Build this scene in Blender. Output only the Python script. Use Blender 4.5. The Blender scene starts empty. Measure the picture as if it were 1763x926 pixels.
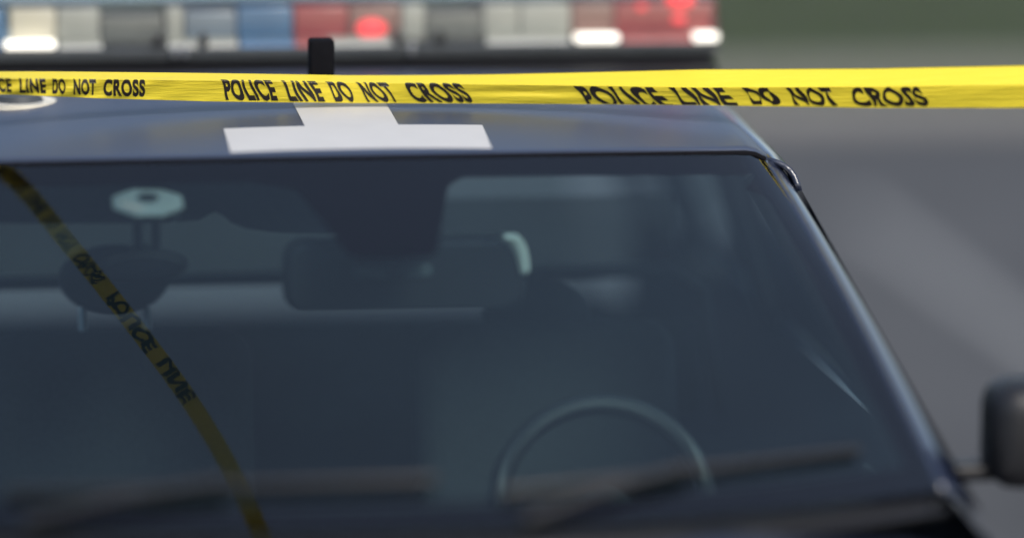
import bpy, bmesh, math, random
from mathutils import Vector, noise, Matrix
random.seed(4)
S = bpy.context.scene
# ---------------------------------------------------------------- camera
CAM_LOC = (-0.7587, -6.8721, 2.7550)
CAM_YAW, CAM_PITCH, CAM_ROLL = math.radians(8.419), math.radians(10.571), math.radians(0.4)
cam = bpy.data.cameras.new("camera"); co = bpy.data.objects.new("camera", cam); S.collection.objects.link(co)
co.location = CAM_LOC
co.matrix_world = (Matrix.Translation(CAM_LOC) @ Matrix.Rotation(-CAM_YAW, 4, 'Z')
                   @ Matrix.Rotation(math.pi/2-CAM_PITCH, 4, 'X') @ Matrix.Rotation(CAM_ROLL, 4, 'Z'))
cam.sensor_width = 36; cam.lens = 36*7000/1763; cam.clip_end = 3000; cam.clip_start = .1
cam.dof.use_dof = True; cam.dof.focus_distance = 7.31; cam.dof.aperture_fstop = 0.46
S.camera = co
# ---------------------------------------------------------------- sky, sun, exposure
SUN_EL, SUN_AZ = math.radians(44), math.radians(155)      # azimuth clockwise from +Y
w = bpy.data.worlds.new("World"); S.world = w; w.use_nodes = True
nt = w.node_tree; nt.nodes.clear()
sky = nt.nodes.new('ShaderNodeTexSky'); sky.sky_type = 'NISHITA'; sky.sun_disc = False
sky.sun_elevation = SUN_EL; sky.sun_rotation = SUN_AZ; sky.dust_density = 2.4; sky.air_density = 1.0; sky.ozone_density = 1.2
bg = nt.nodes.new('ShaderNodeBackground'); bg.inputs['Strength'].default_value = 0.15
wo = nt.nodes.new('ShaderNodeOutputWorld')
# thin cloud streaks in the sky
tc = nt.nodes.new('ShaderNodeTexCoord'); mp = nt.nodes.new('ShaderNodeMapping'); mp.inputs['Scale'].default_value = (1.2, 1.2, 3.2)
cn = nt.nodes.new('ShaderNodeTexNoise'); cn.inputs['Scale'].default_value = 2.2; cn.inputs['Detail'].default_value = 6
cr = nt.nodes.new('ShaderNodeMapRange'); cr.inputs['From Min'].default_value = .48; cr.inputs['From Max'].default_value = .80
cr.inputs['To Min'].default_value = .10; cr.inputs['To Max'].default_value = .22
mx = nt.nodes.new('ShaderNodeMix'); mx.data_type = 'RGBA'; mx.inputs[7].default_value = (6.0, 7.0, 8.6, 1)
nt.links.new(tc.outputs['Generated'], mp.inputs[0]); nt.links.new(mp.outputs[0], cn.inputs['Vector'])
nt.links.new(cn.outputs[0], cr.inputs['Value']); nt.links.new(cr.outputs[0], mx.inputs[0])
nt.links.new(sky.outputs[0], mx.inputs[6]); nt.links.new(mx.outputs[2], bg.inputs[0]); nt.links.new(bg.outputs[0], wo.inputs[0])
sl = bpy.data.lights.new("sun", 'SUN'); sl.energy = 2.0; sl.angle = math.radians(20); sl.color = (1, .95, .87)
so = bpy.data.objects.new("sun", sl); S.collection.objects.link(so)
sd = Vector((math.sin(SUN_AZ)*math.cos(SUN_EL), math.cos(SUN_AZ)*math.cos(SUN_EL), math.sin(SUN_EL)))
so.rotation_euler = sd.to_track_quat('Z', 'Y').to_euler()
S.view_settings.view_transform = 'Standard'; S.view_settings.look = 'None'; S.view_settings.gamma = 1
S.view_settings.use_curve_mapping = False; S.view_settings.exposure = 0.22
S.cycles.max_bounces = 10; S.cycles.transparent_max_bounces = 16; S.cycles.caustics_reflective = False
# ---------------------------------------------------------------- helpers
def mat(name, col, rough=.5, metal=0, coat=0, noise_amt=0, nscale=40, emit=None, estr=0, spec=.5, bump=0):
    m = bpy.data.materials.new(name); m.use_nodes = True; t = m.node_tree; b = t.nodes['Principled BSDF']
    b.inputs['Base Color'].default_value = (*col, 1); b.inputs['Roughness'].default_value = rough
    b.inputs['Metallic'].default_value = metal; b.inputs['Coat Weight'].default_value = coat
    b.inputs['Coat Roughness'].default_value = .04; b.inputs['Specular IOR Level'].default_value = spec
    if emit: b.inputs['Emission Color'].default_value = (*emit, 1); b.inputs['Emission Strength'].default_value = estr
    if noise_amt or bump:
        c = t.nodes.new('ShaderNodeTexCoord'); n = t.nodes.new('ShaderNodeTexNoise')
        n.inputs['Scale'].default_value = nscale; n.inputs['Detail'].default_value = 6
        t.links.new(c.outputs['Object'], n.inputs['Vector'])
        if noise_amt:
            r = t.nodes.new('ShaderNodeMapRange')
            r.inputs['To Min'].default_value = 1-noise_amt; r.inputs['To Max'].default_value = 1+noise_amt
            v = t.nodes.new('ShaderNodeVectorMath'); v.operation = 'SCALE'; v.inputs[0].default_value = col
            t.links.new(n.outputs[0], r.inputs['Value']); t.links.new(r.outputs[0], v.inputs['Scale']); t.links.new(v.outputs[0], b.inputs['Base Color'])
        if bump:
            bp = t.nodes.new('ShaderNodeBump'); bp.inputs['Strength'].default_value = bump; bp.inputs['Distance'].default_value = .004
            t.links.new(n.outputs[0], bp.inputs['Height']); t.links.new(bp.outputs[0], b.inputs['Normal'])
    return m
def glass_mat(name, tint, ior=1.6, rough=0.0, dust=.0):
    m = bpy.data.materials.new(name); m.use_nodes = True; t = m.node_tree; t.nodes.clear()
    o = t.nodes.new('ShaderNodeOutputMaterial'); tr = t.nodes.new('ShaderNodeBsdfTransparent'); tr.inputs[0].default_value = (*tint, 1)
    g = t.nodes.new('ShaderNodeBsdfGlossy'); g.inputs['Roughness'].default_value = rough
    f = t.nodes.new('ShaderNodeFresnel'); f.inputs['IOR'].default_value = ior
    x = t.nodes.new('ShaderNodeMixShader')
    t.links.new(f.outputs[0], x.inputs[0]); t.links.new(tr.outputs[0], x.inputs[1]); t.links.new(g.outputs[0], x.inputs[2])
    last = x
    if dust:
        d = t.nodes.new('ShaderNodeBsdfDiffuse'); d.inputs[0].default_value = (.55, .55, .52, 1)
        n = t.nodes.new('ShaderNodeTexNoise'); n.inputs['Scale'].default_value = 7; n.inputs['Detail'].default_value = 8
        c = t.nodes.new('ShaderNodeTexCoord'); t.links.new(c.outputs['Object'], n.inputs['Vector'])
        r = t.nodes.new('ShaderNodeMapRange'); r.inputs['From Min'].default_value = .4; r.inputs['From Max'].default_value = .75
        r.inputs['To Min'].default_value = dust*.4; r.inputs['To Max'].default_value = dust*1.6
        t.links.new(n.outputs[0], r.inputs['Value'])
        y = t.nodes.new('ShaderNodeMixShader'); t.links.new(r.outputs[0], y.inputs[0])
        t.links.new(x.outputs[0], y.inputs[1]); t.links.new(d.outputs[0], y.inputs[2]); last = y
    t.links.new(last.outputs[0], o.inputs[0]); return m
M = dict(
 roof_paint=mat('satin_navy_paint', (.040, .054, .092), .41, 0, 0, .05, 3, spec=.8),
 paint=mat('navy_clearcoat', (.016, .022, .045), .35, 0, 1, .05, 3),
 white=mat('white_vinyl', (.57, .555, .53), .6, 0, 0, .07, 14),
 black=mat('black_plastic', (.012, .012, .014), .45, 0, 0, .2, 60),
 rubber=mat('rubber', (.006, .006, .008), .9, 0, 0, .2, 60, spec=.1),
 frit=mat('ceramic_frit', (.003, .002, .004), 1, 0, 0, .1, 60, spec=0),
 glass=glass_mat('windshield_glass', (.82, .92, .93), 1.70, 0, 0),
 sideglass=glass_mat('privacy_glass', (.66, .72, .70), 1.55),
 liner=mat('headliner', (.5, .51, .52), .95, 0, 0, .15, 90),
 trim=mat('cabin_trim', (.05, .055, .06), .8, 0, 0, .2, 50),
 seat=mat('seat_cloth', (.03, .033, .036), .95, 0, 0, .3, 120, bump=.3),
 bezel=mat('pale_bezel', (.44, .45, .43), .5, 0, 0, .05, 30),
 chrome=mat('chrome', (.75, .75, .73), .12, 1),
 steel=mat('brushed_steel', (.35, .36, .38), .35, 1, 0, .1, 30),
 alu=mat('grey_extrusion', (.06, .066, .07), .5, .2, 0, .2, 20),
 lens_clear=glass_mat('clear_polycarbonate', (.92, .93, .90), 1.5, .05),
 m_white=mat('pale_module', (.42, .43, .40), .4, 0, .3, .22, 11),
 m_cream=mat('cream_module', (.68, .64, .54), .4, 0, .3, .14, 11),
 m_grey=mat('grey_module', (.15, .16, .15), .5, 0, .2, .3, 11),
 m_blue=mat('blue_lens', (.055, .16, .32), .3, 0, .5, .28, 11),
 m_pale_blue=mat('pale_blue_lens', (.17, .22, .28), .3, 0, .5, .28, 11),
 m_red=mat('red_lens', (.36, .055, .055), .3, 0, .5, .28, 11),
 m_pink=mat('faded_red_lens', (.27, .14, .12), .3, 0, .5, .28, 11),
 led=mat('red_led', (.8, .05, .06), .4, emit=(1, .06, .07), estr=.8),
 lip_glint=mat('white_glint', (.8, .8, .75), .3, emit=(1, .93, .8), estr=1.5),  # emission standing in for highlights on the bar's lip
 tyre=mat('tyre', (.015, .015, .016), .8, 0, 0, .2, 40),
 headlamp=mat('headlamp', (.6, .62, .65), .1, .3, 1),
 amber=mat('amber', (.6, .25, .05), .3),
)
class MB:
    def __init__(s): s.bm = bmesh.new()
    def box(s, x0, x1, y0, y1, z0, z1, bev=0, rot=None, seg=3):
        r = bmesh.ops.create_cube(s.bm, size=1)
        vs = r['verts']
        for v in vs: v.co = Vector((x0+(x1-x0)*(v.co.x+.5), y0+(y1-y0)*(v.co.y+.5), z0+(z1-z0)*(v.co.z+.5)))
        if rot:
            c = Vector(((x0+x1)/2, (y0+y1)/2, (z0+z1)/2))
            for v in vs: v.co = c + rot @ (v.co-c)
        if bev:
            es = list({e for v in vs for e in v.link_edges}); bmesh.ops.bevel(s.bm, geom=es, offset=bev, segments=seg, affect='EDGES', profile=.5)
        return s
    def cyl(s, p, q, r, r2=None, n=24):
        p, q = Vector(p), Vector(q); d = q-p
        m = Matrix.Translation((p+q)/2) @ d.to_track_quat('Z', 'Y').to_matrix().to_4x4()
        bmesh.ops.create_cone(s.bm, cap_ends=True, segments=n, radius1=r, radius2=r if r2 is None else r2, depth=d.length, matrix=m); return s
    def ell(s, c, rx, ry, rz, rot=None, n=32):
        m = Matrix.Translation(c) @ (rot.to_4x4() if rot else Matrix()) @ Matrix.Diagonal((rx, ry, rz, 1))
        bmesh.ops.create_uvsphere(s.bm, u_segments=n, v_segments=n//2, radius=1, matrix=m); return s
    def tube(s, pts, r, n=10, closed=False):
        pts = [Vector(p) for p in pts]; rings = []
        for i, p in enumerate(pts):
            a = pts[i-1] if (i or closed) else p; b = pts[(i+1) % len(pts)] if (i < len(pts)-1 or closed) else p
            q = (b-a).to_track_quat('Z', 'Y')
            rings.append([s.bm.verts.new(p+q @ Vector((r*math.cos(k*2*math.pi/n), r*math.sin(k*2*math.pi/n), 0))) for k in range(n)])
        m = len(rings)
        for i in range(m if closed else m-1):
            A, B = rings[i], rings[(i+1) % m]
            for k in range(n): s.bm.faces.new((A[k], A[(k+1) % n], B[(k+1) % n], B[k]))
        if not closed:
            s.bm.faces.new(rings[0][::-1]); s.bm.faces.new(rings[-1])
        return s
    def grid(s, f, nu, nv):
        V = [[s.bm.verts.new(f(i/nu, j/nv)) for j in range(nv+1)] for i in range(nu+1)]
        for i in range(nu):
            for j in range(nv): s.bm.faces.new((V[i][j], V[i+1][j], V[i+1][j+1], V[i][j+1]))
        return s
    def prism(s, poly, x0, x1, axis='x', bev=0):     # poly of (y, z) swept along x
        A = [s.bm.verts.new((x0, a, b)) for a, b in poly]; B = [s.bm.verts.new((x1, a, b)) for a, b in poly]
        n = len(poly); s.bm.faces.new(A); s.bm.faces.new(B[::-1])
        for i in range(n): s.bm.faces.new((A[i], B[i], B[(i+1) % n], A[(i+1) % n]))
        return s
    def build(s, name, m, parent=None, smooth=True, solid=0, sub=0):
        bmesh.ops.recalc_face_normals(s.bm, faces=s.bm.faces)
        me = bpy.data.meshes.new(name); s.bm.to_mesh(me); s.bm.free()
        o = bpy.data.objects.new(name, me); S.collection.objects.link(o)
        if m: me.materials.append(m if not isinstance(m, str) else M[m])
        if parent: o.parent = parent
        if smooth:
            for p in me.polygons: p.use_smooth = True
            me.set_sharp_from_angle(angle=math.radians(35))
        if solid:
            k = o.modifiers.new('solid', 'SOLIDIFY'); k.thickness = solid; k.offset = -1
        if sub:
            k = o.modifiers.new('sub', 'SUBSURF'); k.levels = k.render_levels = sub
        return o
def tag(o, label, cat, group=None, kind=None):
    if label: o['label'] = label
    if cat: o['category'] = cat
    if group: o['group'] = group
    if kind: o['kind'] = kind
    return o
def empty(name, loc=(0, 0, 0)):
    o = bpy.data.objects.new(name, None); S.collection.objects.link(o); o.location = loc; o.empty_display_size = .1; return o
# ---------------------------------------------------------------- car surfaces (x right, y back, z up)
Z0 = 1.66
def crown(x):
    a = abs(x); return .018*(a/.6)**2 + (9.0*(a-.70)**2 if a > .70 else 0)
def seam_y(x): return .10*(x/.6)**2
def rise(Y):
    r = .045*(1-math.exp(-max(Y, 0)/.45))
    if Y>.45: r-=.08*(min(Y,1.2)-.45)**2+max(0,Y-1.2)*.08
    return r
def roof_pt(x, Y, h=0): return Vector((x, Y, Z0+rise(Y-seam_y(x)*.6)-crown(x)+h))
def shield_pt(s, v, h=0):
    xt = .735*s; xb = .87*s; yt = seam_y(xt); zt = Z0-crown(xt)
    yb = -.90+.26*s*s; zb = 1.225-.02*s*s; b = math.sin(math.pi*v)*.018
    p = Vector((xt+(xb-xt)*v, yt+(yb-yt)*v-b*.45, zt+(zb-zt)*v+b*.9-.004))
    return p + Vector((0, -.45, .89))*h
# ---------------------------------------------------------------- setting
def ground_mat():
    return mat('asphalt', (.065, .065, .066), .9, 0, 0, .75, .9, bump=.2)
g = MB().grid(lambda u, v: Vector(((u-.5)*1600, (v-.5)*1600, 0)), 8, 8).build('ground', mat('turf_soil', (.045, .05, .028), .95, 0, 0, .5, .6)); g['kind'] = 'structure'
g = MB().grid(lambda u, v: Vector(((u-.5)*60, -12+v*23.5, .004)), 4, 4).build('parking_lot', ground_mat()); g['kind'] = 'structure'
g = MB().box(-30, 30, 11.5, 11.65, 0, .13, .02).build('kerb', mat('kerb_concrete', (.30, .29, .27), .85, 0, 0, .2, 4)); g['kind'] = 'structure'
lm = mat('worn_line_paint', (.24, .24, .23), .8, 0, 0, .3, 6)
for k in range(4):
    q = MB().grid(lambda u, v, k=k: Vector((2.9+2.6*k+.1*u, 3.6+5.2*v, .008)), 1, 8).build('painted_line', lm); q['kind'] = 'structure'
# grass beyond the kerb
gb = bmesh.new()
for i in range(26000):
    x = random.uniform(-13, 15); y = 11.7+random.random()**1.5*16; h = random.uniform(.04, .11); a = random.uniform(0, 3.14); wd = .012+.01*random.random()
    dx, dy = math.cos(a)*wd, math.sin(a)*wd; lx, ly = random.uniform(-.03, .03), random.uniform(-.03, .03)
    gb.faces.new([gb.verts.new((x-dx, y-dy, 0)), gb.verts.new((x+dx, y+dy, 0)), gb.verts.new((x+lx, y+ly, h))])
me = bpy.data.meshes.new('grass'); gb.to_mesh(me); gb.free(); go = bpy.data.objects.new('grass', me); S.collection.objects.link(go)
me.materials.append(mat('grass_blades', (.06, .10, .025), .7, 0, 0, .5, 1.5)); tag(go, 'dark green grass verge blurred beyond the kerb behind the car', 'grass', kind='stuff')

# ---------------------------------------------------------------- police car
car = empty('police_car', (0, .5, 0)); tag(car, 'dark navy police car with white roof mark and long light bar, seen over its windshield', 'police car')
OFF = Vector((0, .5, 0))
def P(o):                                   # parent keeping world coordinates
    o.parent = car; o.location = o.location-OFF; return o
XE = .745
def roof_f(u, v):
    x = (u*2-1)*XE; x = math.copysign(abs(x), x)
    Y = seam_y(x)+.012+v*(2.55-seam_y(x))
    p = roof_pt(x, Y)
    if v == 0: p.z -= .006; p.y -= .004
    return p
b = MB(); vv = [0, .004, .009]+[.02+.98*(i/60) for i in range(61)]
V = [[b.bm.verts.new(roof_f(i/72, t)) for t in vv] for i in range(73)]
for i in range(72):
    for j in range(len(vv)-1): b.bm.faces.new((V[i][j], V[i+1][j], V[i+1][j+1], V[i][j+1]))
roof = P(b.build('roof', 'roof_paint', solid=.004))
# headliner below the roof
hl = P(MB().grid(lambda u, v: roof_pt((u*2-1)*.70, .13+v*2.3, -.035), 30, 30).build('headliner', 'liner', solid=.006))
# roof marking: white bar with a stem running back
b = MB()
def strip(b, x0a, x1a, x0b, x1b, ya, yb, h, nx=24, ny=12):
    b.grid(lambda u, v: roof_pt((x0a+(x1a-x0a)*u)*(1-v)+(x0b+(x1b-x0b)*u)*v, ya+(yb-ya)*v, h), nx, ny)
strip(b, -.226, .229, -.224, .238, .050, .236, .0012)
strip(b, -.080, .087, -.082, .089, .236, .66, .0012)
bmesh.ops.remove_doubles(b.bm, verts=b.bm.verts, dist=1e-5)
P(b.build('roof_marking', 'white'))
def haze_film_mat():
    # green-tinted inner ply with a thin film added as a painted teal haze
    m = bpy.data.materials.new('hazed_inner_ply'); m.use_nodes = True; t = m.node_tree; t.nodes.clear()
    o = t.nodes.new('ShaderNodeOutputMaterial'); tr = t.nodes.new('ShaderNodeBsdfTransparent'); tr.inputs[0].default_value = (.80, .92, .94, 1)
    d = t.nodes.new('ShaderNodeBsdfDiffuse'); d.inputs[0].default_value = (.28, .44, .60, 1)
    c = t.nodes.new('ShaderNodeTexCoord'); n = t.nodes.new('ShaderNodeTexNoise'); n.inputs['Scale'].default_value = 2.2; n.inputs['Detail'].default_value = 3
    r = t.nodes.new('ShaderNodeMapRange'); r.inputs['From Min'].default_value = .3; r.inputs['From Max'].default_value = .7
    r.inputs['To Min'].default_value = .018; r.inputs['To Max'].default_value = .040
    x = t.nodes.new('ShaderNodeMixShader')
    t.links.new(c.outputs['Object'], n.inputs['Vector']); t.links.new(n.outputs[0], r.inputs['Value']); t.links.new(r.outputs[0], x.inputs[0])
    t.links.new(tr.outputs[0], x.inputs[1]); t.links.new(d.outputs[0], x.inputs[2]); t.links.new(x.outputs[0], o.inputs[0]); return m
# windshield and the printed band on its inner face
ws = P(MB().grid(lambda u, v: shield_pt(u*2-1, v), 48, 40).build('windshield', 'glass'))
def child(o, par):                          # sub-part of a car part, built in world coordinates
    o.parent = par; o.matrix_parent_inverse = Matrix.Identity(4); o.location = Vector((0, 0, 0)) if par.location == -OFF else o.location-OFF-par.location
    return o
def top_edge(s): return .059+.006*abs(s)**2+.008*s*0
fb = MB()
H = -.0035
def row(v, a, c, n=40): return [fb.bm.verts.new(shield_pt(a+(c-a)*i/n, v, H)) for i in range(n+1)]
def rows(L):
    for A, B in zip(L, L[1:]):
        for i in range(len(A)-1): fb.bm.faces.new((A[i], A[i+1], B[i+1], B[i]))
rows([[fb.bm.verts.new(shield_pt(-1+2*i/120, top_edge(-1+2*i/120)*k/4, H)) for i in range(121)] for k in range(5)])
# sensor shroud: trapezoid with rounded inner and outer corners
def sens(v):
    t = (v-.059)/(.302-.059)
    l = -.178+(.115)*t; r = .190-.073*t
    e = max(0, 1-t/.16)**2; l -= .095*e; r += .035*e
    k = max(0, (t-.90)/.10); q = .022*(1-math.sqrt(max(0, 1-k*k))); return l+q, r-q
rows([row(v, *sens(v)) for v in [.056+(.302-.056)*i/60 for i in range(61)]])
# side and bottom bands
for sg in (-1, 1):
    rows([[fb.bm.verts.new(shield_pt(sg*(1-.05*k/3-.06*max(0, 1-abs(v/40-.07)/.05)**2*k/3), .04+.96*v/40, H)) for k in range(4)] for v in range(41)])
rows([row(v, -1, 1) for v in (.93, .95, .975, 1.0)])
child(fb.build('printed_band', 'frit'), ws)
child(MB().grid(lambda u, v: shield_pt((u*2-1)*.995, .004+.99*v, -.0075), 48, 40).build('inner_haze_pane', haze_film_mat()), ws)
# seal between roof and glass
sp = [shield_pt(-1+2*i/80, 0)+Vector((0, .006, .000)) for i in range(81)]
child(MB().tube(sp, .0062, 8).build('seal', 'rubber'), ws)
# pillars
for sg in (-1, 1):
    def pil(u, v, sg=sg):
        p = shield_pt(sg, v); q = p+Vector((sg*(.05+.02*v), .06, -.035-.02*v)); 
        m = (p+q)/2+Vector((sg*.012, -.006, .012)); a = (1-u)**2*p+2*u*(1-u)*m*1+u*u*q
        return a
    P(MB().grid(pil, 8, 30).build('a_pillar', 'paint', solid=.008))
    P(MB().grid(lambda u, v, sg=sg: shield_pt(sg*(.95+.05*u), v, -.02+(-.04)*(1-u)), 4, 20).build('pillar_trim', 'trim'))
# side of greenhouse
def rail(sg, Y): return Vector((sg*.785, Y, min(1.60, 1.604+rise(Y)*.5-.0)-.0))
for sg in (-1, 1):
    # roof side rail
    def rl(u, v, sg=sg):
        Y = .10+v*2.47; a = roof_pt(sg*XE, max(Y, seam_y(XE)+.012)); q = Vector((sg*.80, Y+.03, a.z-.055)); return a*(1-u)+q*u+Vector((sg*.012, 0, .010))*math.sin(math.pi*u)
    P(MB().grid(rl, 6, 40).build('roof_rail', 'paint', solid=.01))
    def side(Y, t, sg=sg):
        a = roof_pt(sg*XE, max(.17, min(Y, 2.5))); top = Vector((sg*.80, Y, a.z-.055)); bot = Vector((sg*.935, Y, 1.16)); return top*(1-t)+bot*t
    for Y0, Y1, k in ((.14, .92, 'front_side_window'), (1.00, 1.72, 'rear_side_window'), (1.80, 2.45, 'quarter_window')):
        def sw(u, v, Y0=Y0, Y1=Y1, k=k):
            ya = Y0; 
            if k == 'front_side_window': ya = Y0+(-.80)*v
            return side(ya+(Y1-ya)*u, v)
        P(MB().grid(sw, 12, 8).build(k, 'sideglass'))
    for Yc in (.96, 1.76): P(MB().grid(lambda u, v, Yc=Yc: side(Yc-.045+.09*u, v)+Vector((sg*.003, 0, 0)), 2, 8).build('door_pillar', 'black', solid=.03))
    P(MB().grid(lambda u, v: side(2.45+.25*u+.0*v, v)+Vector((sg*.003, 0, 0)), 3, 8).build('rear_pillar', 'paint', solid=.03))
# rear glass
P(MB().grid(lambda u, v: Vector(((u*2-1)*(.72+.12*v), 2.50+.30*v, 1.58-.68*v)), 12, 8).build('rear_window', 'sideglass'))
# bonnet
def bon(u, v):
    x = (u*2-1); xx = x*(.86-.06*v*v); y = -.93+.26*x*x*(1-v)-v*1.15+.10*x*x*v; z = 1.205-.155*v**1.6-.05*x*x-.03*abs(x)**6
    z += .012*math.exp(-((abs(x)-.55)/.12)**2)
    return Vector((xx, y, z))
P(MB().grid(bon, 40, 30).build('bonnet', 'paint', solid=.006))
P(MB().grid(lambda u, v: Vector(((u*2-1)*.86, (-.89+.26*(u*2-1)**2)-.07*v, 1.222-.02*(u*2-1)**2-.02*math.sin(math.pi*v)-.012)), 40, 6).build('cowl_panel', 'black', solid=.01))
# body shell: sections lofted along the car
secs = [(-2.32, .50, .62, .42, .80), (-2.26, .74, .84, .36, .92), (-2.05, .88, .93, .30, 1.02), (-1.5, .93, .97, .28, 1.10), (-.9, .95, .98, .27, 1.15), (0, .955, .99, .26, 1.17), (1.5, .955, .99, .26, 1.18), (2.36, .94, .98, .28, 1.18), (2.42, .93, .97, .28, .92), (2.78, .86, .93, .34, .90), (2.86, .76, .84, .42, .84)]
b = MB(); R = []
for Y, xt, xm, zb, zt in secs:
    ring = []
    for sg in (-1, 1):
        pts = [(xm-.10, zb), (xm-.02, zb+.06), (xm, zb+.22), (xm+.003, (zb+zt)/2), (xm-.008, zt-.14), (xt+.0, zt-.03), (xt-.04, zt)]
        if sg > 0: pts = pts[::-1]
        ring += [b.bm.verts.new((sg*x, Y, z)) for x, z in (pts if sg < 0 else pts)]
    R.append(ring)
for A, B in zip(R, R[1:]):
    n = len(A)
    for k in range(n):
        if k == 6: continue                  # open top
        b.bm.faces.new((A[k], A[(k+1) % n], B[(k+1) % n], B[k]))
b.bm.faces.new(R[0]); b.bm.faces.new(R[-1][::-1])
P(b.build('body_shell', 'paint'))
# front end
P(MB().box(-.52, .52, -2.345, -2.30, .58, .86, .02).build('grille', 'black'))
for sg in (-1, 1):
    P(MB().box(sg*.56, sg*.80, -2.34, -2.2, .72, .88, .03).build('headlight', 'headlamp'))
    d = P(MB().box(sg*.975, sg*1.0, .18, .36, .98, 1.01, .008).build('door_handle', 'black'))
    mir = P(MB().box(sg*.99, sg*1.20, -.52, -.38, 1.16, 1.34, .045, seg=4).build('side_mirror', 'black'))
    child(MB().box(sg*.90, sg*1.01, -.47, -.42, 1.17, 1.20, .01).build('mirror_arm', 'black'), mir)
    for Y in (-1.45, 1.55):
        wh = P(MB().cyl((sg*.76, Y, .38), (sg*1.0, Y, .38), .38, n=40).build('wheel', 'tyre'))
        child(MB().cyl((sg*.995, Y, .38), (sg*1.01, Y, .38), .25, n=32).build('rim', 'steel'), wh)
# wipers
for x0, x1, yo in ((-.62, .02, 0), (.12, .72, .0)):
    pts = []
    wp = P(MB().tube([shield_pt((x0+(x1-x0)*i/12)/.84, .925-.035*math.sin(math.pi*.5*i/12), .012) for i in range(13)], .007, 8).build('wiper', 'black'))
    a = shield_pt(x0/.85+.03, .99, .01); m_ = shield_pt((x0+x1)/2/.84, .905, .026)
    child(MB().tube([a, (a+m_)/2+Vector((0, 0, .008)), m_], .008, 8).build('wiper_arm', 'black'), wp)

# ---------------------------------------------------------------- cabin
P(MB().grid(lambda u, v: Vector(((u*2-1)*.86, -.80+.22*(u*2-1)**2+v*.62, 1.165-.02*v-.13*v**4+.01*math.cos(6*(u-.5)))), 30, 12).build('dashboard', 'trim', solid=.02))
P(MB().box(-.9, .9, -.3, 2.7, .35, .40).build('cabin_floor', 'trim'))
for sx in (-.40, .40):
    st = P(MB().box(sx-.25, sx+.25, .42, .56, .62, 1.26, .06, rot=Matrix.Rotation(math.radians(-12), 3, 'X'), seg=4).build('front_seat', 'seat'))
    hz = 1.335 if sx < 0 else 1.255
    child(MB().ell((sx, .64, hz), .105, .05, .065).build('headrest', 'seat'), st)
    child(MB().cyl((sx-.06, .60, 1.2), (sx-.06, .64, 1.28), .007).build('headrest_post', 'steel'), st)
    child(MB().cyl((sx+.06, .60, 1.2), (sx+.06, .64, 1.28), .007).build('headrest_post', 'steel'), st)
    child(MB().box(sx-.25, sx+.25, -.02, .46, .60, .74, .05, seg=4).build('seat_cushion', 'seat'), st)
P(MB().box(-.72, .72, 1.55, 1.72, .5, .98, .06, seg=4).build('rear_seat', 'seat'))
pt = P(MB().tube([(-.80, .86, 1.0), (-.76, .84, 1.25), (-.70, .84, 1.291), (.70, .84, 1.291), (.76, .84, 1.25), (.80, .86, 1.0)], .014, 12).build('partition', 'trim'))
child(MB().box(-.76, .76, .83, .85, 1.00, 1.20, .004).build('partition_panel', 'trim'), pt)
sw = P(MB().tube([Vector((.40+.185*math.cos(a), -.14+.185*.35*math.sin(a), 1.06+.185*.93*math.sin(a))) for a in [i*2*math.pi/40 for i in range(40)]], .019, 10, closed=True).build('steering_wheel', 'black'))
child(MB().ell((.40, -.155, 1.045), .062, .03, .058, Matrix.Rotation(math.radians(-20), 3, 'X')).build('wheel_hub', 'trim'), sw)
for a_ in (-8, 188, 270):
    ca, sa = math.cos(math.radians(a_)), math.sin(math.radians(a_))
    child(MB().tube([(.40+.04*ca, -.155+.014*sa, 1.048+.037*sa), (.40+.182*ca, -.14+.064*sa, 1.06+.17*sa)], .016, 8).build('spoke', 'black'), sw)
for a0, a1, nm in ((-.43, -.06, 'v'), (.17, .52, 'v')):
    continue
    P(MB().grid(lambda u, v: Vector((a0+(a1-a0)*u, .06+.17*v, 1.598-.02*v+.004*math.sin(6.28*u))), 8, 4).build('sun_visor', 'liner', solid=.016))
# dark visor and headliner edge with a notched lower outline, left of the shroud
VIS = [ (-0.8196, 1.5422), (-0.6213, 1.5385), (-0.5615, 1.5374), (-0.4815, 1.5359), (-0.4214, 1.5348), (-0.3711, 1.5338), (-0.3208, 1.5350), (-0.2753, 1.5382), (-0.2601, 1.5482), (-0.2480, 1.5531), (-0.2349, 1.5457), (-0.2198, 1.5321), (-0.1945, 1.5203), (-0.1489, 1.5122), (-0.1082, 1.5094), (-0.0695, 1.5086), (-0.0267, 1.5068), (0.0142, 1.5102) ]
b = MB()
cols = []
for x, z in VIS: cols.append([b.bm.verts.new((x, .10+(1.622-z)*.1*k, 1.622+(z-1.622)*k/4)) for k in range(5)])
for A, B in zip(cols, cols[1:]):
    for k in range(4): b.bm.faces.new((A[k], B[k], B[k+1], A[k+1]))
P(b.build('sun_visor', 'seat', solid=.012))
child(MB().box(-.70, .70, .845, .851, 1.30, 1.44).build('partition_window', glass_mat('scratched_polycarbonate', (.6, .62, .6), 1.5, .1, .10)), pt)
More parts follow.
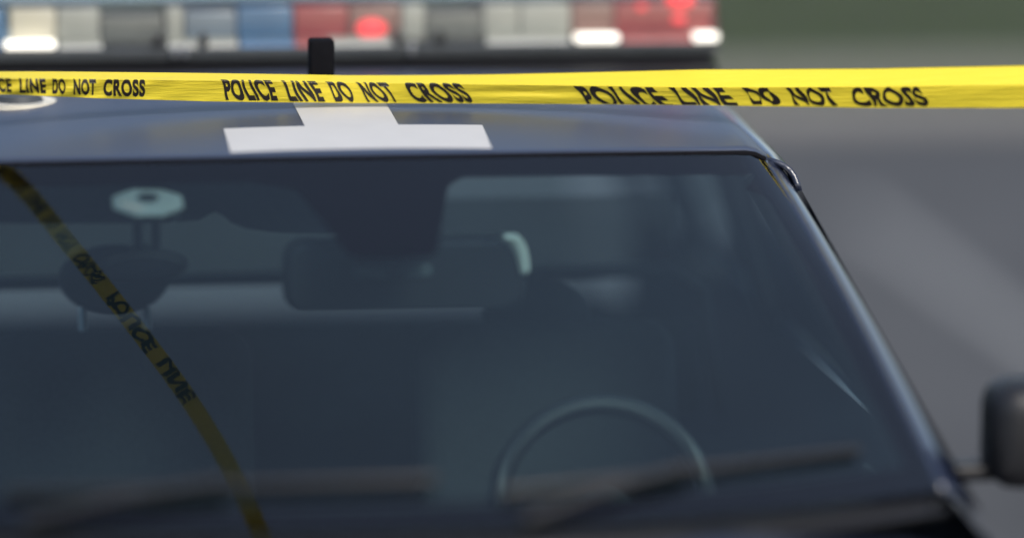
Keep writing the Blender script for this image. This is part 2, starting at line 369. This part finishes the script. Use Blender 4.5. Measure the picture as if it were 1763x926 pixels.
# camera on the glass: octagonal pale plate, bracket, oval dark housing
dc = None
oc = MB(); c0 = Vector((-.374, -.036, 1.5915)); rt = Matrix.Rotation(math.radians(14), 3, 'X')
def octp(r, h, k, j=0):
    a = math.radians(22.5+45*k); return c0+rt @ Vector((r*math.cos(a)*1.0, r*math.sin(a)*.92, h))
prof = [(.018, .002), (.018, .010), (.044, .010), (.056, .006), (.061, .003), (.061, .0), (.05, -.003)]
Vr = [[oc.bm.verts.new(octp(r*1.06, h, k)) for k in range(8)] for r, h in prof]
for A, B in zip(Vr, Vr[1:]):
    for k in range(8): oc.bm.faces.new((A[k], A[(k+1) % 8], B[(k+1) % 8], B[k]))
oc.bm.faces.new(Vr[-1]); oc.bm.faces.new(Vr[0])
dc = P(oc.build('camera_mount', 'bezel', smooth=False))
child(MB().cyl(c0+rt @ Vector((0, 0, .001)), c0+rt @ Vector((0, 0, .0108)), .0185, n=24).build('mount_hole', 'black'), dc)
child(MB().box(-.408, -.342, -.02, .03, 1.555, 1.578, .008).box(-.398, -.382, -.012, .012, 1.50, 1.56, .004).box(-.366, -.352, -.012, .012, 1.50, 1.56, .004).box(-.40, -.35, -.01, .012, 1.50, 1.512, .004).build('bracket', 'black'), dc)
child(MB().ell((-.322, -.03, 1.571), .0052, .0052, .0052).cyl((-.322, -.03, 1.571), (-.333, -.03, 1.558), .003).build('screw', 'chrome'), dc)
hs = MB().ell((-.383, .0, 1.474), .080, .045, .030, Matrix.Rotation(math.radians(-4), 3, 'Y')).build('camera_housing', 'rubber'); child(hs, dc)
rim = [(-.383+.073*math.cos(a), -.030, 1.474+.026*math.sin(a)+.002) for a in [math.radians(25+130*i/24) for i in range(25)]]
child(MB().tube(rim, .0022, 8).build('housing_rim', 'black'), dc)
# interior mirror
def rrect(x0, x1, z0, z1, r, n=8):
    pts = []
    for cx, cz, a in ((x1-r, z1-r, 0), (x0+r, z1-r, 90), (x0+r, z0+r, 180), (x1-r, z0+r, 270)):
        for i in range(n+1):
            t = math.radians(a+90*i/n); pts.append((cx+r*math.cos(t), cz+r*math.sin(t)))
    return pts
mr = MB(); pr = rrect(-.147, .272, 1.405, 1.531, .035)
Rg = []
for y, sc in ((-.085, .0), (-.105, .010), (-.098, .004), (-.085, 0), (-.06, .0), (-.04, .012)):
    cx, cz = .0625, 1.468
    Rg.append([mr.bm.verts.new((x-math.copysign(sc, x-cx), y, z-math.copysign(sc, z-cz))) for x, z in pr])
Rg = Rg[1:]
for A, B in zip(Rg, Rg[1:]):
    n = len(A)
    for k in range(n): mr.bm.faces.new((A[k], A[(k+1) % n], B[(k+1) % n], B[k]))
mr.bm.faces.new(Rg[0]); mr.bm.faces.new(Rg[-1][::-1])
im = P(mr.build('interior_mirror', 'black'))
# pale strip added as the highlight on the mirror's top right corner
tp = []
for i in range(13):
    t = i/12
    if t < .25: x = .232+.022*t/.25; z = 1.5335
    else:
        k = (t-.25)/.75; x = .254+.019*math.sin(k*1.5708); z = 1.5335-.055*(1-math.cos(k*1.5708))**1.0-.005*k
    tp.append((x, z))
b = MB(); rws = []
for i, (x, z) in enumerate(tp):
    rws.append([b.bm.verts.new((x-.029+.0012*i, -.107, z-.001-.0035-.006*(i > 3))), b.bm.verts.new((x, -.108, z)), b.bm.verts.new((x, -.085, z+.001)), b.bm.verts.new((x-.004, -.062, z))])
for A, B in zip(rws, rws[1:]):
    for k in range(3): b.bm.faces.new((A[k], A[k+1], B[k+1], B[k]))
child(b.build('mirror_glint', mat('pale_glint', (.85, .86, .80), .3), solid=.002), im)
br = P(MB().box(-.040, .086, -.235, -.215, 1.496, 1.509, .004).build('sensor_bracket', mat('bracket_grey', (.16, .19, .20), .5)))
child(MB().box(.012, .044, -.2375, -.232, 1.499, 1.506, .002).build('sensor_eye', 'black'), br)
child(MB().box(-.03, -.028, -.2, -.1, 1.5, 1.52).cyl((.03, -.2, 1.515), (.05, -.09, 1.49), .01).build('mirror_stem', 'black'), im)

# ---------------------------------------------------------------- light bar
LX = -.0247; SCL = .001146
def X(px): return LX+(px-507)*SCL
ZB = 1.687; YF = 1.0
lb = P(MB().prism([(YF+.02, ZB+.0), (YF-.012, ZB+.012), (YF-.014, ZB+.030), (YF+.0, ZB+.040), (YF+.26, ZB+.040), (YF+.275, ZB+.03), (YF+.26, ZB+.0)], X(-225), X(1240)).build('light_bar', 'alu', smooth=False))
child(MB().prism([(YF-.07, ZB-.022), (YF-.07, ZB-.012), (YF+.005, ZB+.002), (YF+.25, ZB+.002), (YF+.25, ZB-.006)], X(-215), X(1230)).build('bar_tray_shade', 'black', smooth=False), lb)  # tray with a black skirt pulled forward as the shade under the bar
for px in (60, 955):
    child(MB().box(X(px)-.06, X(px)+.06, YF+.04, YF+.22, 1.64, ZB-.004, .006).build('mounting_foot', 'black'), lb)
mods = [(-225, 18, 'm_blue'), (24, 102, 'm_cream'), (104, 176, 'm_white'), (178, 284, 'm_grey'), (288, 318, 'm_white'), (320, 408, 'm_pale_blue'), (410, 505, 'm_blue'), (507, 600, 'm_red'), (602, 690, 'm_pink'), (692, 733, 'm_white'), (735, 832, 'm_grey'), (834, 896, 'm_white'), (898, 986, 'm_white'), (988, 1062, 'm_pink'), (1064, 1240, 'm_red')]
for a, c, mm in mods:
    tall = .108 if mm != 'm_grey' else .090
    if mm == 'm_pale_blue': tall = .1
    child(MB().box(X(a), X(c), YF+.03, YF+.20, ZB+.0405, ZB+tall, .006).build('light_module', mm), lb)
# lower lip segments
for a, c, mm in [(-225, 8, 'm_blue'), (106, 178, 'm_white'), (290, 408, 'm_white'), (412, 505, 'm_blue'), (507, 560, 'm_red'), (562, 690, 'm_white'), (836, 980, 'm_white'), (1072, 1200, 'm_red')]:
    child(MB().prism([(YF-.008, ZB+.034), (YF+.002, ZB+.049), (YF+.028, ZB+.049), (YF+.028, ZB+.041), (YF+.002, ZB+.041)], X(a), X(c)).build('lower_lens', mm, smooth=False), lb)
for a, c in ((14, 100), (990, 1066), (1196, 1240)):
    child(MB().box(X(a), X(c), YF-.014, YF+.02, ZB+.0355, ZB+.051, .006).build('lip_highlight', 'lip_glint'), lb)  # glowing strips added where the lip only catches reflected light
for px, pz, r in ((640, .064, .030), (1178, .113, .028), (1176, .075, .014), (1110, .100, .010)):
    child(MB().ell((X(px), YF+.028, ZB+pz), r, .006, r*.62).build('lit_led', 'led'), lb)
for px in (272, 350, 681, 756):
    child(MB().cyl((X(px), YF-.012, ZB+.045), (X(px), YF+.012, ZB+.045), .0095).cyl((X(px), YF-.016, ZB+.060), (X(px), YF+.0, ZB+.056), .006).build('clamp_knob', 'black'), lb)
for px in (300, 318, 705):
    child(MB().box(X(px)-.006, X(px)+.006, YF-.02, YF-.012, ZB+.015, ZB+.04, .003).build('clip', 'steel'), lb)
child(MB().prism([(YF-.004, ZB+.0415), (YF+.004, ZB+.075), (YF+.018, ZB+.112), (YF+.045, ZB+.120), (YF+.20, ZB+.120), (YF+.235, ZB+.10), (YF+.245, ZB+.0415)], X(-226), X(1241)).build('lens_cover', 'lens_clear', smooth=False), lb)
# camera block on the roof in front of the bar
rc = P(MB().box(-.047, -.001, .48, .525, 1.720, 1.800, .006).build('roof_camera', 'rubber'))
child(MB().cyl((-.038, .50, 1.685), (-.038, .50, 1.721), .004).cyl((-.008, .50, 1.685), (-.010, .50, 1.721), .006).build('camera_post', 'steel'), rc)
# round antenna base
pk = roof_pt(-.575, .60)
an = P(MB().cyl(pk+Vector((0, 0, -.008)), pk+Vector((0, 0, .006)), .074, .070, 40).build('antenna_base', 'm_cream'))
child(MB().cyl(pk+Vector((0, 0, .006)), pk+Vector((0, 0, .016)), .048, .040, 40).build('antenna_cap', 'alu'), an)
# ---------------------------------------------------------------- yellow tape
def tape_mat(name, col, crush=1):
    m = bpy.data.materials.new(name); m.use_nodes = True; t = m.node_tree; b = t.nodes['Principled BSDF']; o = t.nodes['Material Output']
    b.inputs['Base Color'].default_value = (*col, 1); b.inputs['Roughness'].default_value = .34; b.inputs['Specular IOR Level'].default_value = .35
    tr = t.nodes.new('ShaderNodeBsdfTranslucent'); tr.inputs[0].default_value = (*col, 1)
    x = t.nodes.new('ShaderNodeMixShader'); x.inputs[0].default_value = .2
    c = t.nodes.new('ShaderNodeTexCoord'); mp = t.nodes.new('ShaderNodeMapping'); mp.inputs['Scale'].default_value = (6, 6, 60)
    n = t.nodes.new('ShaderNodeTexNoise'); n.inputs['Scale'].default_value = 2.5; n.inputs['Detail'].default_value = 4
    bp = t.nodes.new('ShaderNodeBump'); bp.inputs['Strength'].default_value = .7; bp.inputs['Distance'].default_value = .004
    t.links.new(c.outputs['Object'], mp.inputs[0]); t.links.new(mp.outputs[0], n.inputs['Vector']); t.links.new(n.outputs[0], bp.inputs['Height'])
    t.links.new(bp.outputs[0], b.inputs['Normal'])
    t.links.new(b.outputs[0], x.inputs[1]); t.links.new(tr.outputs[0], x.inputs[2]); t.links.new(x.outputs[0], o.inputs[0])
    return m
YEL = tape_mat('yellow_film', (.97, .77, .055)); INK = mat('black_ink', (.012, .008, .006), .45)
TAPE = [
 (-600, (-1.2153, 0.2950, 1.7888), (-1.2135, 0.2600, 1.7793), (-1.2157, 0.2740, 1.7366)),
 (-540, (-1.1560, 0.2990, 1.7869), (-1.1545, 0.2640, 1.7775), (-1.1564, 0.2780, 1.7361)),
 (-480, (-1.0965, 0.3030, 1.7850), (-1.0952, 0.2680, 1.7758), (-1.0969, 0.2820, 1.7357)),
 (-420, (-1.0367, 0.3070, 1.7831), (-1.0357, 0.2720, 1.7740), (-1.0373, 0.2860, 1.7352)),
 (-360, (-0.9767, 0.3110, 1.7812), (-0.9760, 0.2760, 1.7723), (-0.9773, 0.2900, 1.7347)),
 (-300, (-0.9165, 0.3150, 1.7793), (-0.9161, 0.2800, 1.7705), (-0.9172, 0.2940, 1.7342)),
 (-240, (-0.8562, 0.3210, 1.7772), (-0.8560, 0.2860, 1.7685), (-0.8569, 0.3000, 1.7334)),
 (-180, (-0.7955, 0.3270, 1.7750), (-0.7956, 0.2920, 1.7664), (-0.7964, 0.3060, 1.7326)),
 (-120, (-0.7346, 0.3330, 1.7728), (-0.7350, 0.2980, 1.7644), (-0.7356, 0.3120, 1.7319)),
 (-60, (-0.6735, 0.3390, 1.7706), (-0.6741, 0.3040, 1.7623), (-0.6745, 0.3180, 1.7311)),
 (0, (-0.6121, 0.3450, 1.7684), (-0.6130, 0.3100, 1.7603), (-0.6132, 0.3240, 1.7303)),
 (60, (-0.5503, 0.3570, 1.7660), (-0.5515, 0.3220, 1.7572), (-0.5515, 0.3360, 1.7257)),
 (120, (-0.4881, 0.3690, 1.7633), (-0.4896, 0.3340, 1.7541), (-0.4895, 0.3480, 1.7205)),
 (180, (-0.4255, 0.3810, 1.7602), (-0.4273, 0.3460, 1.7510), (-0.4270, 0.3600, 1.7153)),
 (240, (-0.3628, 0.3890, 1.7576), (-0.3649, 0.3540, 1.7485), (-0.3645, 0.3680, 1.7115)),
 (300, (-0.3000, 0.3950, 1.7553), (-0.3023, 0.3600, 1.7463), (-0.3017, 0.3740, 1.7080)),
 (360, (-0.2369, 0.4010, 1.7529), (-0.2395, 0.3660, 1.7441), (-0.2387, 0.3800, 1.7045)),
 (420, (-0.1735, 0.4060, 1.7505), (-0.1764, 0.3710, 1.7416), (-0.1755, 0.3850, 1.7019)),
 (480, (-0.1102, 0.4090, 1.7483), (-0.1133, 0.3740, 1.7392), (-0.1122, 0.3880, 1.6998)),
 (540, (-0.0466, 0.4120, 1.7460), (-0.0500, 0.3770, 1.7367), (-0.0487, 0.3910, 1.6978)),
 (600, (0.0172, 0.4150, 1.7437), (0.0135, 0.3800, 1.7343), (0.0150, 0.3940, 1.6957)),
 (660, (0.0807, 0.4135, 1.7431), (0.0767, 0.3785, 1.7329), (0.0784, 0.3925, 1.6948)),
 (720, (0.1444, 0.4120, 1.7427), (0.1401, 0.3770, 1.7316), (0.1419, 0.3910, 1.6939)),
 (780, (0.2081, 0.4105, 1.7427), (0.2035, 0.3755, 1.7302), (0.2056, 0.3895, 1.6930)),
 (840, (0.2715, 0.4050, 1.7432), (0.2666, 0.3700, 1.7294), (0.2688, 0.3840, 1.6927)),
 (900, (0.3345, 0.3975, 1.7446), (0.3294, 0.3625, 1.7289), (0.3318, 0.3765, 1.6926)),
 (960, (0.3977, 0.3900, 1.7461), (0.3923, 0.3550, 1.7284), (0.3948, 0.3690, 1.6923)),
 (1020, (0.4606, 0.3810, 1.7479), (0.4549, 0.3460, 1.7280), (0.4577, 0.3600, 1.6922)),
 (1080, (0.5229, 0.3690, 1.7503), (0.5171, 0.3340, 1.7279), (0.5199, 0.3480, 1.6925)),
 (1140, (0.5852, 0.3570, 1.7527), (0.5791, 0.3220, 1.7277), (0.5822, 0.3360, 1.6928)),
 (1200, (0.6475, 0.3450, 1.7552), (0.6411, 0.3100, 1.7276), (0.6444, 0.3240, 1.6931)),
 (1260, (0.7125, 0.3470, 1.7544), (0.7060, 0.3120, 1.7267), (0.7094, 0.3260, 1.6909)),
 (1320, (0.7778, 0.3490, 1.7536), (0.7710, 0.3140, 1.7257), (0.7746, 0.3280, 1.6887)),
 (1380, (0.8433, 0.3510, 1.7528), (0.8362, 0.3160, 1.7247), (0.8400, 0.3300, 1.6865)),
 (1440, (0.9089, 0.3530, 1.7520), (0.9016, 0.3180, 1.7238), (0.9056, 0.3320, 1.6843)),
 (1500, (0.9748, 0.3550, 1.7512), (0.9672, 0.3200, 1.7228), (0.9715, 0.3340, 1.6821)),
 (1560, (1.0404, 0.3550, 1.7516), (1.0325, 0.3200, 1.7228), (1.0370, 0.3340, 1.6812)),
 (1620, (1.1061, 0.3550, 1.7520), (1.0980, 0.3200, 1.7228), (1.1027, 0.3340, 1.6802)),
 (1680, (1.1720, 0.3550, 1.7525), (1.1636, 0.3200, 1.7227), (1.1685, 0.3340, 1.6793)),
 (1740, (1.2380, 0.3550, 1.7529), (1.2294, 0.3200, 1.7227), (1.2346, 0.3340, 1.6783)),
 (1800, (1.3042, 0.3550, 1.7534), (1.2954, 0.3200, 1.7227), (1.3008, 0.3340, 1.6774)),
 (1860, (1.3656, 0.3380, 1.7563), (1.3565, 0.3030, 1.7249), (1.3621, 0.3170, 1.6792)),
 (1920, (1.4268, 0.3210, 1.7592), (1.4175, 0.2860, 1.7270), (1.4233, 0.3000, 1.6810)),
 (1980, (1.4879, 0.3040, 1.7621), (1.4784, 0.2690, 1.7292), (1.4844, 0.2830, 1.6828)),
 (2040, (1.5489, 0.2870, 1.7650), (1.5391, 0.2520, 1.7314), (1.5453, 0.2660, 1.6846)),
 (2100, (1.6096, 0.2700, 1.7679), (1.5996, 0.2350, 1.7336), (1.6061, 0.2490, 1.6864)),
 (2160, (1.6703, 0.2530, 1.7708), (1.6600, 0.2180, 1.7358), (1.6667, 0.2320, 1.6882)),
 (2220, (1.7308, 0.2360, 1.7737), (1.7203, 0.2010, 1.7380), (1.7272, 0.2150, 1.6901)),
 (2280, (1.7911, 0.2190, 1.7766), (1.7804, 0.1840, 1.7402), (1.7875, 0.1980, 1.6919)),
 (2340, (1.8513, 0.2020, 1.7795), (1.8404, 0.1670, 1.7424), (1.8477, 0.1810, 1.6937)),
 (2400, (1.9113, 0.1850, 1.7824), (1.9002, 0.1500, 1.7446), (1.9078, 0.1640, 1.6955)),
]
OVER=[
 ((-0.8406, 0.6812, 2.2901), (-0.8049, 0.6965, 2.3073)),
 ((-0.7873, 0.5994, 2.2992), (-0.7503, 0.6175, 2.3143)),
 ((-0.7477, 0.5394, 2.3205), (-0.7094, 0.5594, 2.3340)),
 ((-0.7159, 0.4763, 2.3444), (-0.6763, 0.4981, 2.3565)),
 ((-0.6861, 0.3999, 2.3699), (-0.6452, 0.4234, 2.3807)),
 ((-0.6505, 0.3127, 2.3986), (-0.6083, 0.3374, 2.4084)),
 ((-0.6152, 0.2195, 2.4291), (-0.5717, 0.2449, 2.4384)),
 ((-0.5573, 0.0643, 2.4539), (-0.5127, 0.0896, 2.4631)),
 ((-0.4849, -0.1208, 2.4703), (-0.4395, -0.0972, 2.4799)),
]

def cat(a, b, c, d, t): return b*1.0+.5*t*((c-a)+t*((2*a-5*b+4*c-d)+t*(3*b-a-3*c+d)))
TT = [(k[0], *[Vector(q) for q in k[1:]]) for k in TAPE]
def tpt(u, v, lift=0):
    """point on the folded tape; u runs along it, v = 0 top edge, 1 fold, 2 bottom edge"""
    f = (u-TT[0][0])/60; i = int(max(1, min(len(TT)-3, math.floor(f)))); t = f-i
    r = [cat(TT[i-1][k], TT[i][k], TT[i+1][k], TT[i+2][k], t) for k in (1, 2, 3)]
    p = r[0]*(1-v)+r[1]*v if v < 1 else r[1]*(2-v)+r[2]*(v-1)
    vv = max(0, v-1)
    # second shallow crease right of the wording, ripples at the left
    cz = math.exp(-((u-900)/120)**2)*.0035*math.sin(math.pi*min(1, vv*1.0))**2
    p = p+Vector((0, 1, 0))*cz*math.sin(vv*6)
    rip = math.exp(-((u-60)/200)**2)
    p = p+Vector((0, 1, .0))*(rip*.006*math.sin(vv*math.pi)*math.sin(u*.07+vv*3)+.0012*math.sin(u*.013+v*2)*math.sin(vv*math.pi))
    p.y -= lift; p.z += lift*(.9 if v < 1.08 else .1)
    return p
tb = MB(); NU = 600; vs = [0, .2, .4, .6, .8, .93, 1, 1.07, 1.2, 1.3, 1.4, 1.5, 1.6, 1.7, 1.8, 1.9, 2]
V = [[tb.bm.verts.new(tpt(-540+2820*i/NU, v)) for v in vs] for i in range(NU+1)]
for i in range(NU):
    for j in range(len(vs)-1): tb.bm.faces.new((V[i][j], V[i+1][j], V[i+1][j+1], V[i][j+1]))
tape = tb.build('barrier_tape', YEL)
tag(tape, 'yellow police line tape with black wording stretched across above the car roof', 'barrier tape')
def text_mesh(s, weight=.022, space=1.0):
    c = bpy.data.curves.new('wording', 'FONT'); c.body = s; c.size = 1; c.offset = weight; c.space_character = space; c.resolution_u = 6
    o = bpy.data.objects.new('tmp', c); S.collection.objects.link(o); bpy.context.view_layer.update()
    me = bpy.data.meshes.new_from_object(o.evaluated_get(bpy.context.evaluated_depsgraph_get()))
    bpy.data.objects.remove(o); bm = bmesh.new(); bm.from_mesh(me)
    xs = [v.co.x for v in bm.verts]; ys = [v.co.y for v in bm.verts]; a, b_ = min(xs), max(xs); c0, d0 = min(ys), max(ys)
    for v in bm.verts: v.co = Vector(((v.co.x-a)/(b_-a), (v.co.y-c0)/(d0-c0), 0))
    n = max(6, len(s)*6)
    for k in range(1, n): bmesh.ops.bisect_plane(bm, geom=bm.verts[:]+bm.edges[:]+bm.faces[:], plane_co=(k/n, 0, 0), plane_no=(1, 0, 0))
    for k in range(1, 12): bmesh.ops.bisect_plane(bm, geom=bm.verts[:]+bm.edges[:]+bm.faces[:], plane_co=(0, k/12, 0), plane_no=(0, 1, 0))
    return bm
def lettering(words, par, place, vclip=0):
    for wd, u0, u1, sl0, sl1, v0, v1 in words:
        bm = text_mesh(wd, .044, 1.12)
        if vclip: bmesh.ops.bisect_plane(bm, geom=bm.verts[:]+bm.edges[:]+bm.faces[:], plane_co=(0, vclip, 0), plane_no=(0, -1, 0), clear_outer=True)
        for v in bm.verts:
            x, y = v.co.x, v.co.y; dn = 1-y; sl = sl0+(sl1-sl0)*x
            v.co = place(u0+(u1-u0)*x+sl*dn+(1.6 if u0 < 900 else 2.8)*math.sin(dn*5+x*(6 if u0 < 900 else 17))*min(1, sl/12+.3), v0+(v1-v0)*dn)
        me = bpy.data.meshes.new('wording'); bm.to_mesh(me); bm.free(); me.materials.append(INK)
        o = bpy.data.objects.new('wording', me); S.collection.objects.link(o); o.parent = par
pl = lambda u, v: tpt(u, v, .0009)
lettering([('POLICE', 379, 465, 12, 16, .86, 1.93), ('LINE', 483, 542, 18, 20, .87, 1.94), ('DO', 559, 593, 21, 22, .88, 1.95), ('NOT', 611, 663, 24, 27, .90, 1.95), ('CROSS', 688, 789, 29, 30, .90, 1.95)], tape, pl)
lettering([('POLICE', -48, 18, 4, 3, .97, 1.85), ('LINE', 32, 78, 3, 2, .97, 1.85), ('DO', 90, 112, 1, 1, .97, 1.85), ('NOT', 126, 165, 1, 0, .97, 1.85), ('CROSS', 178, 250, 0, 0, .97, 1.86)], tape, pl)
lettering([('POLICE', 986, 1126, 34, 38, 1.03, 2.22)], tape, pl, .21)
lettering([('LINE', 1150, 1246, 30, 26, 1.03, 2.05)], tape, pl, .07)
lettering([('DO', 1276, 1326, 24, 22, 1.03, 1.93), ('NOT', 1352, 1430, 20, 18, 1.03, 1.93), ('CROSS', 1458, 1585, 16, 14, 1.03, 1.93)], tape, pl)
# the second tape, tied higher above the car; the windshield mirrors it
OA = [Vector(a) for a, _ in OVER]; OB = [Vector(b_) for _, b_ in OVER]
for L in (OA, OB):
    for _ in range(5): L.insert(0, L[0]+(L[0]-L[1])*1.6+Vector((0, 0, .03)))
    for _ in range(8): L.append(L[-1]+(L[-1]-L[-2])*1.0+Vector((0, 0, .02)))
def opt(u, v, lift=0):
    u = max(0, min(len(OA)-1.001, u)); i = int(u); t = u-i; g = lambda L, j: L[max(0, min(len(L)-1, j))]
    a = cat(g(OA, i-1), OA[i], g(OA, i+1), g(OA, i+2), t); b_ = cat(g(OB, i-1), OB[i], g(OB, i+1), g(OB, i+2), t)
    return a*(1-v)+b_*v-Vector((0, 0, lift))
ob = MB().grid(lambda u, v: opt(u*(len(OA)-1.01), v), 200, 4)
over = ob.build('barrier_tape', YEL); tag(over, 'second yellow tape slanting down the left of the windshield as a dark reflection', 'barrier tape')
def olet(bm_words):
    for wd, u0, u1 in bm_words:
        bm = text_mesh(wd, .055, .98)
        for v in bm.verts: v.co = opt(u0+(u1-u0)*v.co.x, .08+.84*(1-v.co.y)+.10*math.sin(v.co.x*23+u0*3), .001)
        me = bpy.data.meshes.new('wording'); bm.to_mesh(me); bm.free(); me.materials.append(INK)
        o = bpy.data.objects.new('wording', me); S.collection.objects.link(o); o.parent = over
olet([('POLICE', 6.0, 7.1), ('LINE', 7.3, 8.0), ('DO', 8.2, 8.6), ('NOT', 8.8, 9.4), ('CROSS', 9.6, 10.6), ('POLICE', 11.0, 12.2), ('LINE', 12.4, 13.1)])
